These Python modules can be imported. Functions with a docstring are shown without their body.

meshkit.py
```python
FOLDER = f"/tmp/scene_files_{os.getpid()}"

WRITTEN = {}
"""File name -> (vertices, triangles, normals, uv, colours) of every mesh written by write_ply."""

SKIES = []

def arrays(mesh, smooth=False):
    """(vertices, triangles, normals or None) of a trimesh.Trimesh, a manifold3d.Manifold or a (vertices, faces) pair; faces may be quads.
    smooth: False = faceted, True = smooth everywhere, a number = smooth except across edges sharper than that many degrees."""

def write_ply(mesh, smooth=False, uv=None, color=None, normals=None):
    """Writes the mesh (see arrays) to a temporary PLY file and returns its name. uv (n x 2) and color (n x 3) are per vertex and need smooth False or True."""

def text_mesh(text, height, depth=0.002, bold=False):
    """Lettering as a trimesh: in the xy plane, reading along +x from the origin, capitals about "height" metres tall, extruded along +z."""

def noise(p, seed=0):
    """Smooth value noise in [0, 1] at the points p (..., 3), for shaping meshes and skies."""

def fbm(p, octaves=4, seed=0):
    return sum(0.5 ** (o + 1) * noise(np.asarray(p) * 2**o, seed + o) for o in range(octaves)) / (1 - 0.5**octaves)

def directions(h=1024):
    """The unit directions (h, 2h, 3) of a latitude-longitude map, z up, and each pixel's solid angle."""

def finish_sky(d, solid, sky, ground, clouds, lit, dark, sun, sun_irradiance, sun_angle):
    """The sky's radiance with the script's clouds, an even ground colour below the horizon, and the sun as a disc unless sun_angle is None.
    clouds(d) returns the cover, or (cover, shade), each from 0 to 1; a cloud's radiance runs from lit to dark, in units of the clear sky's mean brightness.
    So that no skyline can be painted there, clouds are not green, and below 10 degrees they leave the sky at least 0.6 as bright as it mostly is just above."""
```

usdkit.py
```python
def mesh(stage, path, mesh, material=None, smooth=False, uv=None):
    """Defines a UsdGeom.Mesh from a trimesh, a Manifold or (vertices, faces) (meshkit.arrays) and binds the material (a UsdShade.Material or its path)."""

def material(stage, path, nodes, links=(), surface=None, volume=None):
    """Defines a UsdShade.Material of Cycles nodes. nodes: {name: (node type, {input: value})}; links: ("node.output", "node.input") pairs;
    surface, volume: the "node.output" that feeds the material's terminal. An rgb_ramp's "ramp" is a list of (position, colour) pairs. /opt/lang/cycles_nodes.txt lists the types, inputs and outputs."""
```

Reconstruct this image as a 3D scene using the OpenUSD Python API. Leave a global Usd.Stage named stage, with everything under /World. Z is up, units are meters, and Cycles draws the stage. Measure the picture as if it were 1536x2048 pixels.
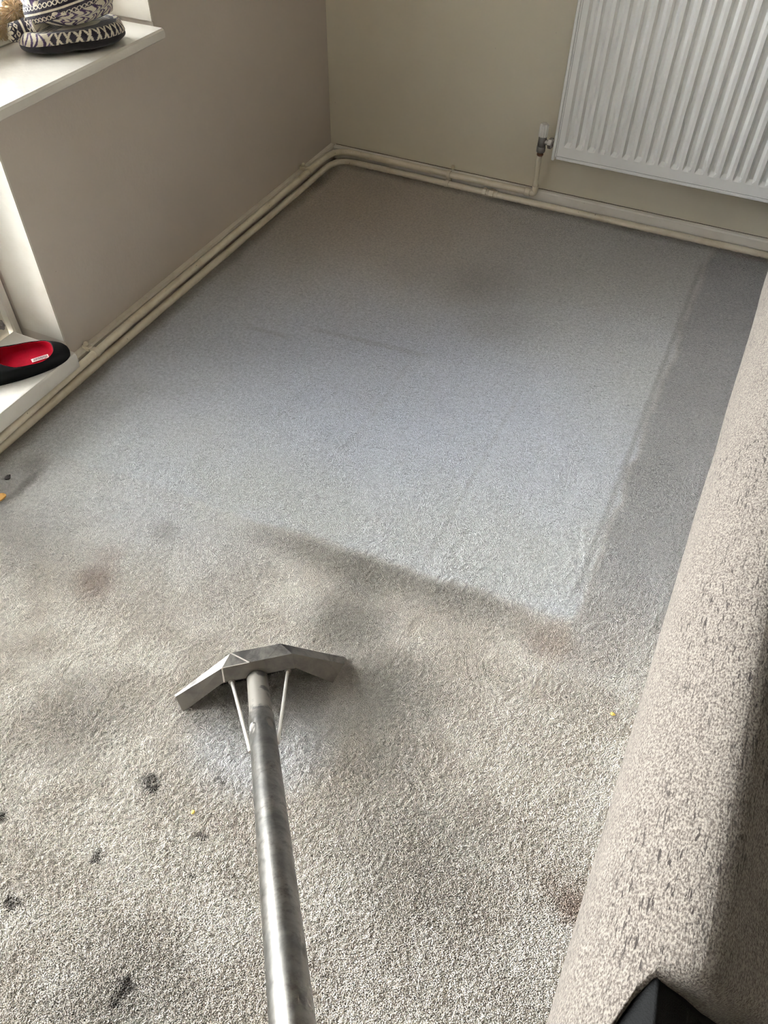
import math, random
import numpy as np, trimesh, usdkit, meshkit
from pxr import Usd, UsdGeom, UsdLux, UsdShade, Gf, Sdf, Vt
from scipy.spatial.transform import Rotation
from scipy.interpolate import CubicSpline

random.seed(7); RNG = np.random.default_rng(7)
stage = Usd.Stage.CreateInMemory()
UsdGeom.SetStageUpAxis(stage, 'Z'); UsdGeom.SetStageMetersPerUnit(stage, 1.0)
UsdGeom.Xform.Define(stage, '/World')

# ------------------------------------------------------------------ camera, sky, exposure
CAM_POS = np.array([1.32355, -2.39725, 1.2])
CAM_ROT = Rotation.from_rotvec([0.722147, 0.151993, 0.426666]).as_matrix()
FOCAL_PX = 1567.73
cam = UsdGeom.Camera.Define(stage, '/World/camera')
cm = np.eye(4); cm[:3, :3] = CAM_ROT.T; cm[3, :3] = CAM_POS
cam.AddTransformOp().Set(Gf.Matrix4d(*cm.ravel().tolist()))
cam.CreateHorizontalApertureAttr(36.0)
cam.CreateFocalLengthAttr(36.0 * FOCAL_PX / 1536)
cam.CreateClippingRangeAttr(Gf.Vec2f(0.02, 200))
cam.CreateExposureAttr(0.62)

sky = UsdLux.DomeLight.Define(stage, '/World/sky_light')
sky.CreateIntensityAttr(6.0)
sky.CreateColorAttr(Gf.Vec3f(0.93, 0.97, 1.0))

# ------------------------------------------------------------------ materials
LOOKS = '/World/Looks'
class G:
    """a small builder of node graphs: a string with a dot is a link"""
    def __init__(s): s.n, s.l, s.c = {}, [], 0
    def add(s, kind, **kw):
        s.c += 1; name = f'n{s.c}'; d = {}
        for k, v in kw.items():
            if isinstance(v, str) and '.' in v: s.l.append((v, f'{name}.{k}'))
            else: d[k] = v
        s.n[name] = (kind, d); return name
    def math(s, op, a, b=0.0, clamp=False): return s.add('math', math_type=op, value1=a, value2=b, use_clamp=clamp) + '.value'
    def mul(s, a, b): return s.math('multiply', a, b)
    def ss(s, v, a, b, lo=0.0, hi=1.0):
        return s.add('map_range', range_type='smoothstep', value=v, from_min=a, from_max=b, to_min=lo, to_max=hi, clamp=True) + '.result'
    def lin(s, v, a, b, lo=0.0, hi=1.0):
        return s.add('map_range', range_type='linear', value=v, from_min=a, from_max=b, to_min=lo, to_max=hi, clamp=True) + '.result'
    def mix(s, f, a, b): return s.add('mix_color', blend_type='mix', fac=f, a=a, b=b) + '.result'
    def noise(s, scale, detail=2.0, rough=0.5, vec=None, out='fac', dist=0.0):
        return s.add('noise_texture', vector=vec or s.pos(), scale=scale, detail=detail, roughness=rough, distortion=dist) + '.' + out
    def pos(s):
        if not hasattr(s, '_p'): s._p = s.add('geometry') + '.position'
        return s._p
    def scaled(s, sc, rot=(0, 0, 0)): return s.add('mapping', vector=s.pos(), scale=sc, rotation=rot) + '.vector'
    def bump(s, h, dist, strength=1.0): return s.add('bump', height=h, distance=dist, strength=strength) + '.normal'
    def make(s, name, **p):
        b = s.add('principled_bsdf', **p)
        return usdkit.material(stage, f'{LOOKS}/{name}', s.n, s.l, surface=f'{b}.BSDF')

def plain(name, col, rough=0.5, **kw):
    g = G(); return g.make(name, base_color=col, roughness=rough, **kw)

def painted_wall(name, col, stain):
    g = G()
    n1 = g.noise(2.2, 4, .6); n2 = g.noise(30, 3, .6); n3 = g.noise(140, 2, .5)
    c = g.mix(g.ss(n1, .42, .78, 0, .45), col, stain)
    spots = g.ss(g.noise(70, 1, .5), .79, .84, 0, .3)
    c = g.mix(spots, c, (.20, .17, .13))
    h = g.math('add', g.mul(n2, .7), g.mul(n3, .15))
    return g.make(name, base_color=c, roughness=.62, normal=g.bump(h, .004, .35))

def gloss_paint(name, col, dirt, amount=.5, rough=.35, specks=.70):
    g = G()
    n1 = g.noise(14, 5, .65); n2 = g.noise(95, 3, .6)
    c = g.mix(g.ss(n1, .45, .75, 0, amount), col, dirt)
    c = g.mix(g.ss(n2, specks, specks + .05, 0, .85), c, (.10, .075, .05))
    return g.make(name, base_color=c, roughness=rough, normal=g.bump(g.noise(60, 2, .5), .0015, .4))

M = {}
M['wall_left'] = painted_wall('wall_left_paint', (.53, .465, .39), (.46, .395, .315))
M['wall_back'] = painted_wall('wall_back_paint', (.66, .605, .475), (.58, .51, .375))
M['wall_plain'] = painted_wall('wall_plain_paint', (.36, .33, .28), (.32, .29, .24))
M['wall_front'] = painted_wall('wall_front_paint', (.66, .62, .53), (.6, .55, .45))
M['ceiling'] = plain('ceiling_paint', (.58, .56, .52), .7)
M['reveal'] = gloss_paint('reveal_paint', (.62, .58, .50), (.54, .48, .38), .5, .45, .76)
M['sill'] = gloss_paint('sill_gloss_paint', (.69, .65, .575), (.61, .55, .46), .4, .28, .80)
M['skirting'] = gloss_paint('skirting_paint', (.72, .66, .56), (.58, .50, .38), .6, .4, .72)
M['skirting_back'] = gloss_paint('skirting_back_paint', (.80, .755, .68), (.70, .64, .54), .5, .4, .72)
M['skirt_dirt'] = plain('skirting_dirt', (.20, .165, .12), .8)
M['pipe'] = gloss_paint('pipe_paint', (.72, .64, .50), (.56, .46, .31), .7, .32, .685)
M['frame'] = gloss_paint('frame_paint', (.78, .75, .68), (.66, .60, .48), .5, .4, .72)
M['radiator'] = gloss_paint('radiator_enamel', (.82, .81, .785), (.79, .77, .73), .3, .34, .80)
M['radiator_seam'] = plain('radiator_seam', (.45, .44, .42), .5)
M['plastic'] = plain('white_plastic', (.80, .77, .74), .35)
M['chrome'] = plain('dull_chrome', (.50, .48, .47), .28, metallic=1.0)
M['grey_metal'] = plain('grey_brass', (.28, .27, .27), .38, metallic=.8)
M['copper'] = plain('tarnished_copper', (.14, .06, .03), .5, metallic=.7)
M['dark'] = plain('dark_gap', (.03, .027, .025), .8)
M['rubber'] = plain('black_rubber', (.0025, .0027, .0035), .55, specular_ior_level=.14)
M['black_dot'] = plain('grey_stud', (.5, .5, .5), .5)
g = G(); M['red'] = g.make('red_lining', base_color=g.mix(g.ss(g.noise(35, 3), .35, .7), (.34, .001, .014), (.26, .001, .010)), roughness=.8, specular_ior_level=.1, normal=g.bump(g.noise(420, 2), .001, .5))
M['label'] = plain('label_cloth', (.66, .50, .45), .7)
M['ink'] = plain('label_ink', (.03, .02, .02), .7)
M['outside'] = plain('outside_paving', (.34, .34, .33), .8)
M['crumb_yellow'] = plain('yellow_crumb', (.75, .55, .12), .7)
M['crumb_orange'] = plain('orange_crumb', (.62, .33, .08), .7)
M['crumb_dark'] = plain('dark_crumb', (.045, .04, .04), .7)

# worn metal of the cleaning wand
def wand_metal(name, scale, base, dark, rough_lo, rough_hi, aniso=0.0, metal=1.0):
    g = G()
    n1 = g.noise(scale, 5, .65, dist=.4); n2 = g.noise(scale * 7, 4, .7)
    c = g.mix(g.ss(n1, .40, .68), base, dark)
    r = g.math('add', g.lin(n1, .3, .7, rough_lo, rough_hi), g.lin(n2, .3, .8, -.05, .12))
    return g.make(name, base_color=c, metallic=metal, roughness=r, normal=g.bump(n2, .0004, .12), anisotropic=aniso)
M['tube'] = wand_metal('worn_steel_tube', 13, (.225, .212, .19), (.10, .098, .09), .26, .42, metal=1.0)
M['head'] = wand_metal('brushed_steel_head', 24, (.165, .148, .124), (.105, .096, .083), .48, .6, metal=.3)
M['head_top'] = wand_metal('oxidised_steel_hood', 26, (.24, .225, .20), (.09, .085, .08), .34, .46)
M['rod'] = plain('steel_rod', (.62, .58, .52), .35, metallic=.6)
g = G()
M['neck'] = g.make('scuffed_steel_neck', base_color=g.mix(g.ss(g.noise(26, 4, .6), .52, .62), (.185, .168, .142), (.045, .042, .038)), metallic=.5, roughness=.5)

# glass pane that lets the daylight through
gl = usdkit.material(stage, f'{LOOKS}/pane_glass', {'f': ('fresnel', {'IOR': 1.45}), 't': ('transparent_bsdf', {}), 'g': ('glossy_bsdf', {'roughness': .02, 'color': (1, 1, 1)}),
    'm': ('mix_closure', {})}, [('f.fac', 'm.fac'), ('t.BSDF', 'm.closure1'), ('g.BSDF', 'm.closure2')], surface='m.closure')
M['glass'] = gl

# sofa fabric: pale melange weave with dark slubs
def sofa_fabric():
    g = G()
    v1 = g.scaled((700, 400, 700)); v2 = g.scaled((160, 950, 160)); v3 = g.scaled((380, 75, 380))
    a = g.noise(1.0, 3, .6, vec=v1); b = g.noise(1.0, 2, .6, vec=v2); s = g.noise(1.0, 3, .62, vec=v3, dist=.6)
    c = g.mix(g.ss(a, .34, .66), (.060, .048, .039), (.205, .179, .150))
    c = g.mix(g.ss(b, .55, .72, 0, .5), c, (.18, .163, .142))
    patch = g.ss(g.noise(11, 3, .6, vec=g.scaled((1, .35, 1))), .42, .6)
    c = g.mix(g.mul(g.ss(s, .56, .64), g.math('add', g.mul(patch, .75), .2)), c, (.022, .017, .014))
    h = g.math('add', a, g.mul(b, .6))
    return g.make('melange_fabric', base_color=c, roughness=.9, sheen_weight=.06, specular_ior_level=.2, normal=g.bump(h, .0016, .8))
M['fabric'] = sofa_fabric()
g = G(); vor = g.add('voronoi_texture', vector=g.pos(), scale=760.0) + '.distance'
M['leather'] = g.make('black_leather', base_color=(.004, .004, .0037), roughness=.62, specular_ior_level=.06, normal=g.bump(vor, .0006, .35))

# carpet: clean and soiled wool, told apart by where the cleaning wand has been
def carpet(name, pile):
    g = G(); P = g.pos()
    wob = g.add('vector_math', math_type='subtract', vector1=g.noise(9, 3, .6, out='color'), vector2=(.5, .5, .5)) + '.vector'
    P2 = g.add('vector_math', math_type='multiply_add', vector1=wob, vector2=(.04, .04, 0), vector3=P) + '.vector'
    sep = g.add('separate_xyz', vector=P2); X, Y = sep + '.x', sep + '.y'
    sep0 = g.add('separate_xyz', vector=P); X0, Y0 = sep0 + '.x', sep0 + '.y'
    n_big = g.noise(3.2, 3, .55); n_mid = g.noise(8.5, 4, .6); n_fine = g.noise(60, 2, .6)
    def spot(x, y, r0, r1, amt=1.0, p=P2):
        d = g.add('vector_math', math_type='distance', vector1=p, vector2=(x, y, 0.0)) + '.value'
        return g.ss(d, r0, r1, amt, 0.0)
    def oval(x, y, rx, ry, amt, soft=.5, rot=0.0):
        v = g.add('mapping', vector=P2, mapping_type='texture', location=(x, y, 0), rotation=(0, 0, rot), scale=(rx, ry, 1)) + '.vector'
        d = g.add('vector_math', math_type='length', vector1=v) + '.value'
        return g.ss(d, soft, 1.0, amt, 0.0)
    # soiled wool
    dirty = g.mix(g.ss(n_mid, .38, .64), (.405, .368, .322), (.50, .466, .42))
    dirty = g.mix(g.ss(n_big, .45, .62, 0, .5), dirty, (.362, .328, .286))
    # cleaned wool
    clean = g.mix(g.ss(n_big, .36, .62), (.445, .44, .428), (.455, .453, .458))
    clean = g.mix(oval(.66, -1.03, .80, .50, .85, .25), clean, (.455, .466, .512))
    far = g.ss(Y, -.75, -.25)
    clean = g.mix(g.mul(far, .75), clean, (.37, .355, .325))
    # the cleaned area: up to the last stroke, and short of the strip beside the sofa
    edge = g.math('add', Y, g.math('multiply', X, -.07))            # Y - .07 X
    m_near = g.ss(edge, -1.625, -1.585)
    part = g.mul(g.ss(edge, -1.95, -1.62), g.ss(X, .92, .45, 0, .8))  # half-clean overlap of strokes
    m_right = g.ss(X, 1.312, 1.290)
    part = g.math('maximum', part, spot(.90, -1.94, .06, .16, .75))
    m = g.mul(g.math('maximum', m_near, part), m_right)
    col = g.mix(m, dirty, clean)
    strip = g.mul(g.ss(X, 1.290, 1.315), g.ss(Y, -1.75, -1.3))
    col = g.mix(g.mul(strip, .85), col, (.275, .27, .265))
    # dirt pushed up along the wet edge, lane lines, drag marks, and painted shade under the wand head
    ridge = g.mul(g.ss(edge, -1.70, -1.63), g.ss(edge, -1.59, -1.62))
    ridge = g.mul(ridge, g.mul(g.ss(X, .55, .85), g.ss(X, 1.30, 1.1)))
    col = g.mix(g.mul(ridge, .8), col, (.22, .205, .18))
    def vline(x, y0, y1, w, amt):
        d = g.math('absolute', g.math('subtract', X0, x))
        return g.mul(g.ss(d, 0, w, amt, 0), g.mul(g.ss(Y, y0 - .03, y0 + .03), g.ss(Y, y1 + .03, y1 - .03)))
    def hline(y, slope, x0, x1, w, amt):
        d = g.math('absolute', g.math('subtract', g.math('add', Y0, g.math('multiply', X0, -slope)), y))
        return g.mul(g.ss(d, w * .3, w, amt, 0), g.mul(g.ss(X, x0 - .03, x0 + .03), g.ss(X, x1 + .03, x1 - .03)))
    marks = [vline(1.003, -1.5, -.95, .010, .14), vline(.72, -1.3, -.95, .012, .10), vline(1.288, -1.45, -.15, .012, .4),
             hline(-.962, .08, .44, .74, .014, .20), hline(-1.01, .06, .28, .40, .014, .2),
             spot(.737, -.538, .0, .20, .42), spot(.58, -.56, .0, .17, .22), spot(.86, -.70, .0, .16, .22),
             spot(.14, -1.63, .0, .05, .45), spot(.94, -1.70, .01, .14, .8), spot(1.05, -1.80, .01, .16, .8), spot(.862, -1.905, .03, .11, .8), spot(.80, -1.945, .02, .07, .5), spot(.93, -1.85, .02, .09, .7), spot(.99, -1.73, .0, .08, .5), spot(1.09, -1.83, .0, .08, .5), spot(.91, -1.61, .01, .10, .6), spot(1.10, -1.88, .0, .13, .5),  # three spots along the wand head paint its cast shadow into the wool
             oval(.163, -1.68, .018, .10, .7, .2), spot(.30, -1.80, .0, .16, .35), spot(.50, -1.66, .0, .05, .4),
             spot(.95, -2.36, .0, .16, .55), spot(1.22, -2.02, .0, .18, .4), spot(.62, -2.05, .0, .14, .4)]
    ring = g.add('vector_math', math_type='distance', vector1=P2, vector2=(1.215, -1.640, 0.0)) + '.value'
    marks.append(g.ss(g.math('absolute', g.math('subtract', ring, .046)), .0, .005, .22, 0))
    soil_shade = marks[0]
    for k in marks[1:]: soil_shade = g.math('maximum', soil_shade, k)
    col = g.mix(soil_shade, col, (.185, .172, .15))
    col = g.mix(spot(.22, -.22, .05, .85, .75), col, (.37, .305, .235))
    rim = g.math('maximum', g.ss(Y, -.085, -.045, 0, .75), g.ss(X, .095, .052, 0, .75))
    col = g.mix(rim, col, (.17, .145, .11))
    brown = spot(.4617, -1.817, .01, .07, .55)
    for a in ((1.268, -1.576, .01, .07, .5), (1.437, -1.982, .005, .045, .75), (1.40, -1.97, .0, .03, .5), (.44, -1.76, .0, .05, .4)):
        brown = g.math('maximum', brown, spot(*a))
    col = g.mix(brown, col, (.17, .115, .085))
    # tea-coloured and black stains; these keep their own small outlines
    P3 = g.add('vector_math', math_type='multiply_add', vector1=g.add('vector_math', math_type='subtract', vector1=g.noise(55, 2, .6, out='color'), vector2=(.5, .5, .5)) + '.vector', vector2=(.028, .028, 0), vector3=P) + '.vector'
    black = None
    for x, y, r, a in ((.786, -2.090, .013, .95), (.800, -2.101, .014, .97), (.775, -2.092, .009, .6), (.793, -2.118, .007, .6), (.787, -2.218, .012, .93),
                       (.721, -2.321, .015, .85), (.928, -2.336, .017, .95), (.929, -2.352, .012, .95), (.620, -2.235, .012, .97), (.907, -2.127, .012, .8),
                       (.933, -2.181, .008, .8), (.885, -2.043, .011, .5), (.728, -2.125, .008, .55), (.853, -2.222, .008, .5), (.1185, -1.683, .008, .4)):
        k = spot(x, y, r * .3, r * 1.25, a, P3)
        black = k if black is None else g.math('maximum', black, k)
    col = g.mix(black, col, (.035, .03, .026))
    if pile:
        rnd = g.add('geometry') + '.random_per_island'
        tone = g.mul(g.lin(rnd, 0, 1, .84, 1.15), g.lin(g.noise(140, 2, .6), .3, .7, .82, 1.18))
        gain = PILE_GAIN
    else:
        tone = g.lin(n_fine, .3, .7, .75, 1.0); gain = 1.25
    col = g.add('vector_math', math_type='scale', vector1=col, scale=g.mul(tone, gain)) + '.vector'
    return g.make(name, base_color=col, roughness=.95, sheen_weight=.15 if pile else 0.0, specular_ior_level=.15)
PILE_GAIN = 1.6
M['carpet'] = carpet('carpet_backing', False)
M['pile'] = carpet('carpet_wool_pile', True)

# ------------------------------------------------------------------ helpers
USED = {}
def numbered(parent, name):
    k = (parent, name); n = USED.get(k, 0); USED[k] = n + 1
    return name if n == 0 else f'{name}_{n:03d}'
def meta(prim, label=None, cat=None, group=None, kind=None):
    for k, v in (('label', label), ('category', cat), ('group', group), ('kind', kind)):
        if v: prim.SetCustomDataByKey(k, v)
def thing(name, label, cat, loc=(0, 0, 0), group=None, kind=None):
    x = UsdGeom.Xform.Define(stage, '/World/' + numbered('/World', name))
    x.AddTranslateOp().Set(Gf.Vec3d(*map(float, loc)))
    meta(x.GetPrim(), label, cat, group, kind); x.GetPrim().SetCustomDataByKey('at', Gf.Vec3d(*map(float, loc)))
    return x.GetPrim()
def origin(prim):
    o = np.zeros(3)
    while prim and prim.GetPath() != Sdf.Path('/World'):
        a = prim.GetCustomDataByKey('at')
        if a is not None: o += np.array(a)
        prim = prim.GetParent()
    return o
def part(name, mesh, mat, parent=None, smooth=30, label=None, cat=None, kind=None, group=None, color=None):
    """one Mesh prim under parent (world coordinates are given; they are moved into the parent's frame)"""
    base = '/World' if parent is None else str(parent.GetPath())
    v, f, _ = meshkit.arrays(mesh)
    if parent is not None: v = v - origin(parent)
    path = f'{base}/{numbered(base, name)}'
    m = usdkit.mesh(stage, path, trimesh.Trimesh(v, f, process=False), M[mat] if isinstance(mat, str) else mat, smooth=smooth)
    if color is not None:
        UsdGeom.PrimvarsAPI(m).CreatePrimvar('tint', Sdf.ValueTypeNames.Color3fArray, 'vertex').Set(Vt.Vec3fArray.FromNumpy(np.asarray(color, np.float32)))
    meta(m.GetPrim(), label, cat, group, kind)
    return m.GetPrim()
def struct(name, mesh, mat, label=None, parent=None, smooth=30):
    return part(name, mesh, mat, parent, smooth, label, None, 'structure' if parent is None else None)
def join(*ms): return trimesh.util.concatenate([m for m in ms])
def box(x0, x1, y0, y1, z0, z1, b=0.0):
    c = np.array([[x0, y0, z0], [x1, y1, z1]])
    if b <= 0:
        m = trimesh.creation.box([x1 - x0, y1 - y0, z1 - z0]); m.apply_translation(c.mean(0)); return m
    pts = []
    for X in (0, 1):
        for Y in (0, 1):
            for Z in (0, 1):
                p = np.array([c[X][0], c[Y][1], c[Z][2]]); s = np.array([1 - 2 * X, 1 - 2 * Y, 1 - 2 * Z]) * b
                for k in range(3):
                    q = p + s; q[k] = p[k]; pts.append(q)
    return trimesh.convex.convex_hull(np.array(pts))
def frames(path):
    path = np.asarray(path, float); t = np.gradient(path, axis=0); t /= np.linalg.norm(t, axis=1, keepdims=True)
    up = np.array([0, 0, 1.0]); n = []
    prev = None
    for k in range(len(path)):
        r = prev if prev is not None else (up if abs(t[k] @ up) < .95 else np.array([1.0, 0, 0]))
        a = r - (r @ t[k]) * t[k]; a /= np.linalg.norm(a); n.append(a); prev = a
    n = np.array(n); return path, t, n, np.cross(t, n)
def tube(path, r, seg=16, caps=True):
    path, t, n, b = frames(path); r = np.broadcast_to(np.asarray(r, float), (len(path),))
    a = np.linspace(0, 2 * np.pi, seg, endpoint=False)
    v = path[:, None] + r[:, None, None] * (np.cos(a)[None, :, None] * n[:, None] + np.sin(a)[None, :, None] * b[:, None])
    return grid_mesh(v, True, caps)
def grid_mesh(v, closed=False, caps=False):
    """v (rows, cols, 3) to a mesh; closed wraps the columns"""
    R, C = v.shape[:2]; f = []
    idx = np.arange(R * C).reshape(R, C)
    nxt = np.roll(idx, -1, 1) if closed else idx[:, 1:]
    cur = idx if closed else idx[:, :-1]
    a, b, c, d = cur[:-1], nxt[:-1], nxt[1:], cur[1:]
    f = np.concatenate([np.stack([a, b, c], -1).reshape(-1, 3), np.stack([a, c, d], -1).reshape(-1, 3)])
    V = v.reshape(-1, 3)
    if caps:
        n = len(V); V = np.vstack([V, v[0].mean(0), v[-1].mean(0)])
        i0, i1 = idx[0], idx[-1]
        f = np.vstack([f, np.stack([np.roll(i0, -1), i0, np.full(C, n)], 1), np.stack([i1, np.roll(i1, -1), np.full(C, n + 1)], 1)])
    m = trimesh.Trimesh(V, f, process=False)
    if closed and caps and m.volume < 0: m.invert()
    return m
def lathe(profile, base, axis=(0, 0, 1), seg=24):
    """profile: (radius, height) pairs along axis from base"""
    axis = np.array(axis, float); axis /= np.linalg.norm(axis)
    n = np.cross(axis, [0, 0, 1.0] if abs(axis[2]) < .9 else [1.0, 0, 0]); n /= np.linalg.norm(n); b = np.cross(axis, n)
    a = np.linspace(0, 2 * np.pi, seg, endpoint=False)
    v = np.array([[np.asarray(base) + h * axis + r * (np.cos(x) * n + np.sin(x) * b) for x in a] for r, h in profile])
    return grid_mesh(v, True, True)
def ring_band(center, axis, r0, r1, w, seg=24):
    return lathe([(r0, -w / 2), (r1 - .0006, -w / 2), (r1, -w / 2 + .0008), (r1, w / 2 - .0008), (r1 - .0006, w / 2), (r0, w / 2)], center, axis, seg)
def rounded_path(pts, radii, n=9):
    """polyline with each inner corner rounded by its radius"""
    pts = np.asarray(pts, float); out = [pts[0]]
    for k in range(1, len(pts) - 1):
        p, a, b = pts[k], pts[k - 1] - pts[k], pts[k + 1] - pts[k]
        la, lb = np.linalg.norm(a), np.linalg.norm(b); r = min(radii[k - 1], .48 * la, .48 * lb)
        if r < 1e-5: out.append(p); continue
        s, e = p + a / la * r, p + b / lb * r
        for u in np.linspace(0, 1, n): out.append((1 - u) ** 2 * s + 2 * u * (1 - u) * p + u * u * e)
    out.append(pts[-1])
    # even out long spans
    res = [out[0]]
    for q in out[1:]:
        d = np.linalg.norm(q - res[-1]); k = max(1, int(d / .12))
        for j in range(1, k + 1): res.append(res[-1 if j == 1 else -1] + (q - res[-1]) / (k - j + 1))
    return np.array(res)
def lump(center, size, seed, sub=2, amp=.35):
    m = trimesh.creation.icosphere(sub, 1.0); v = np.array(m.vertices)
    v *= (1 - amp / 2 + amp * meshkit.noise(v * 2.1 + seed * 7.3, seed))[:, None]
    return trimesh.Trimesh(v * np.asarray(size) + np.asarray(center), m.faces, process=False)

# ------------------------------------------------------------------ the room
RX, RY, RZ = 3.4, -4.4, 2.4          # right wall, wall behind the camera, ceiling
WT = .30                              # thickness of the outer wall
WY0, WY1, WZ0, WZ1 = -1.300, -.808, .594, 2.06   # window opening
DY0, DY1, DZ1 = -3.20, -1.329, 2.06              # glazed door opening, lengthened out of view for more daylight
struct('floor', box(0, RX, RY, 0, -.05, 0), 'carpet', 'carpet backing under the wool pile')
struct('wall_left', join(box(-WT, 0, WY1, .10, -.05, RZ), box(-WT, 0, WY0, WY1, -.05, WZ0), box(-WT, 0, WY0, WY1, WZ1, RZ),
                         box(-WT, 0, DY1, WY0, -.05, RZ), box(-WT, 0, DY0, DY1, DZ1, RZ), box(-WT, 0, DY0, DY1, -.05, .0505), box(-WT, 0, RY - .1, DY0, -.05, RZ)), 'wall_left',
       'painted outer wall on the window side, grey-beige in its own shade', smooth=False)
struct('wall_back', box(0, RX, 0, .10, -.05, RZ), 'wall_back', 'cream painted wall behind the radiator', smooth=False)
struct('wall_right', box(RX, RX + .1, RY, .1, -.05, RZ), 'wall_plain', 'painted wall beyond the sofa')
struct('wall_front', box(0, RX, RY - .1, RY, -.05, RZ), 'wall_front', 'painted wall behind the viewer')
struct('ceiling', box(-WT, RX + .1, RY - .1, .1, RZ, RZ + .1), 'ceiling', 'white ceiling')
struct('ground', box(-14, -WT, -14, 10, -.25, -.15), 'outside', 'paving outside the window')

# plastered reveals, painted cream
struct('trim_1', box(-.1245, .0002, DY1 - .004, DY1 + .0005, .09, DZ1 - .002), 'reveal', 'cream side reveal of the door recess above the slipper')
struct('trim_2', box(-.19, .0002, WY1 - .004, WY1 + .0005, .62, WZ1 - .002), 'reveal', 'white side reveal at the end of the windowsill')
# window board with a bullnose
prof = [(-.20, WZ0), (.036, WZ0), (.0405, WZ0 + .003), (.042, WZ0 + .010), (.0405, WZ0 + .018), (.036, WZ0 + .0215), (-.20, WZ0 + .0215)]
def prism_y(prof, y0, y1):
    v = np.array([[(x, y, z) for x, z in prof] for y in (y0, y1)]); return grid_mesh(v, True, True)
struct('trim_3', join(prism_y([(max(x, -.2), z) for x, z in prof], DY1 - .006, WY1 - .016)), 'sill', 'white gloss painted windowsill board under the knitted hats')
SILL = WZ0 + .0215
# door threshold plinth
struct('trim_4', prism_y([(-.13, .05), (.050, .05), (.0545, .053), (.056, .060), (.056, .086), (.0535, .0915), (.049, .093), (-.13, .093)], DY0 + .002, -1.358), 'sill',
       'white painted threshold ledge under the slipper')
PL = .093
# skirting boards
def skirt_prof(d, h): return [(0, 0), (d, 0), (d, h - .006), (d * .75, h - .0015), (d * .3, h), (0, h)]
sk = skirt_prof(.016, .047)
struct('baseboard_left', grid_mesh(np.array([[(x, y, z) for x, z in sk] for y in (-1.34, -.002)]), True, True), 'skirting', 'low cream skirting behind the pipes on the window side')
bb = struct('baseboard_back', grid_mesh(np.array([[(x, -d, z) for d, z in sk] for x in (.018, RX)]), True, True), 'skirting_back', 'low cream skirting along the radiator side')
part('dirt_line', box(.02, RX, -.0022, -.0002, .0470, .0484), 'skirt_dirt', bb, smooth=False)

# window frame and pane
w = thing('window_1', 'painted wooden window frame above the sill', None, (-.19, (WY0 + WY1) / 2, SILL), kind='structure')
fx0, fx1 = -.26, -.185
fr = [box(fx0, fx1, WY0, WY1, SILL, SILL + .055, .004), box(fx0, fx1, WY0, WY1, WZ1 - .05, WZ1, .004)]
for y0, y1 in ((WY0, WY0 + .045), (WY1 - .045, WY1)): fr.append(box(fx0, fx1, y0, y1, SILL + .05, WZ1 - .045, .004))
for m in fr: part('window_frame', m, 'frame', w)
part('glazing_bead', box(-.20, -.188, WY0 + .045, WY1 - .045, SILL + .055, SILL + .067, .003), 'frame', w)
part('pane', box(-.226, -.222, WY0 + .04, WY1 - .04, SILL + .05, WZ1 - .045), 'glass', w, smooth=False)
d = thing('door_1', 'cream painted frame of the glazed door beside the slipper', None, (-.125, (DY0 + DY1) / 2, PL), kind='structure')
for y0, y1 in ((DY0, DY0 + .05), (DY1 - .024, DY1 - .004)): part('door_frame', box(-.20, -.132, y0, y1, .02, DZ1, .004), 'frame', d)
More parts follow.
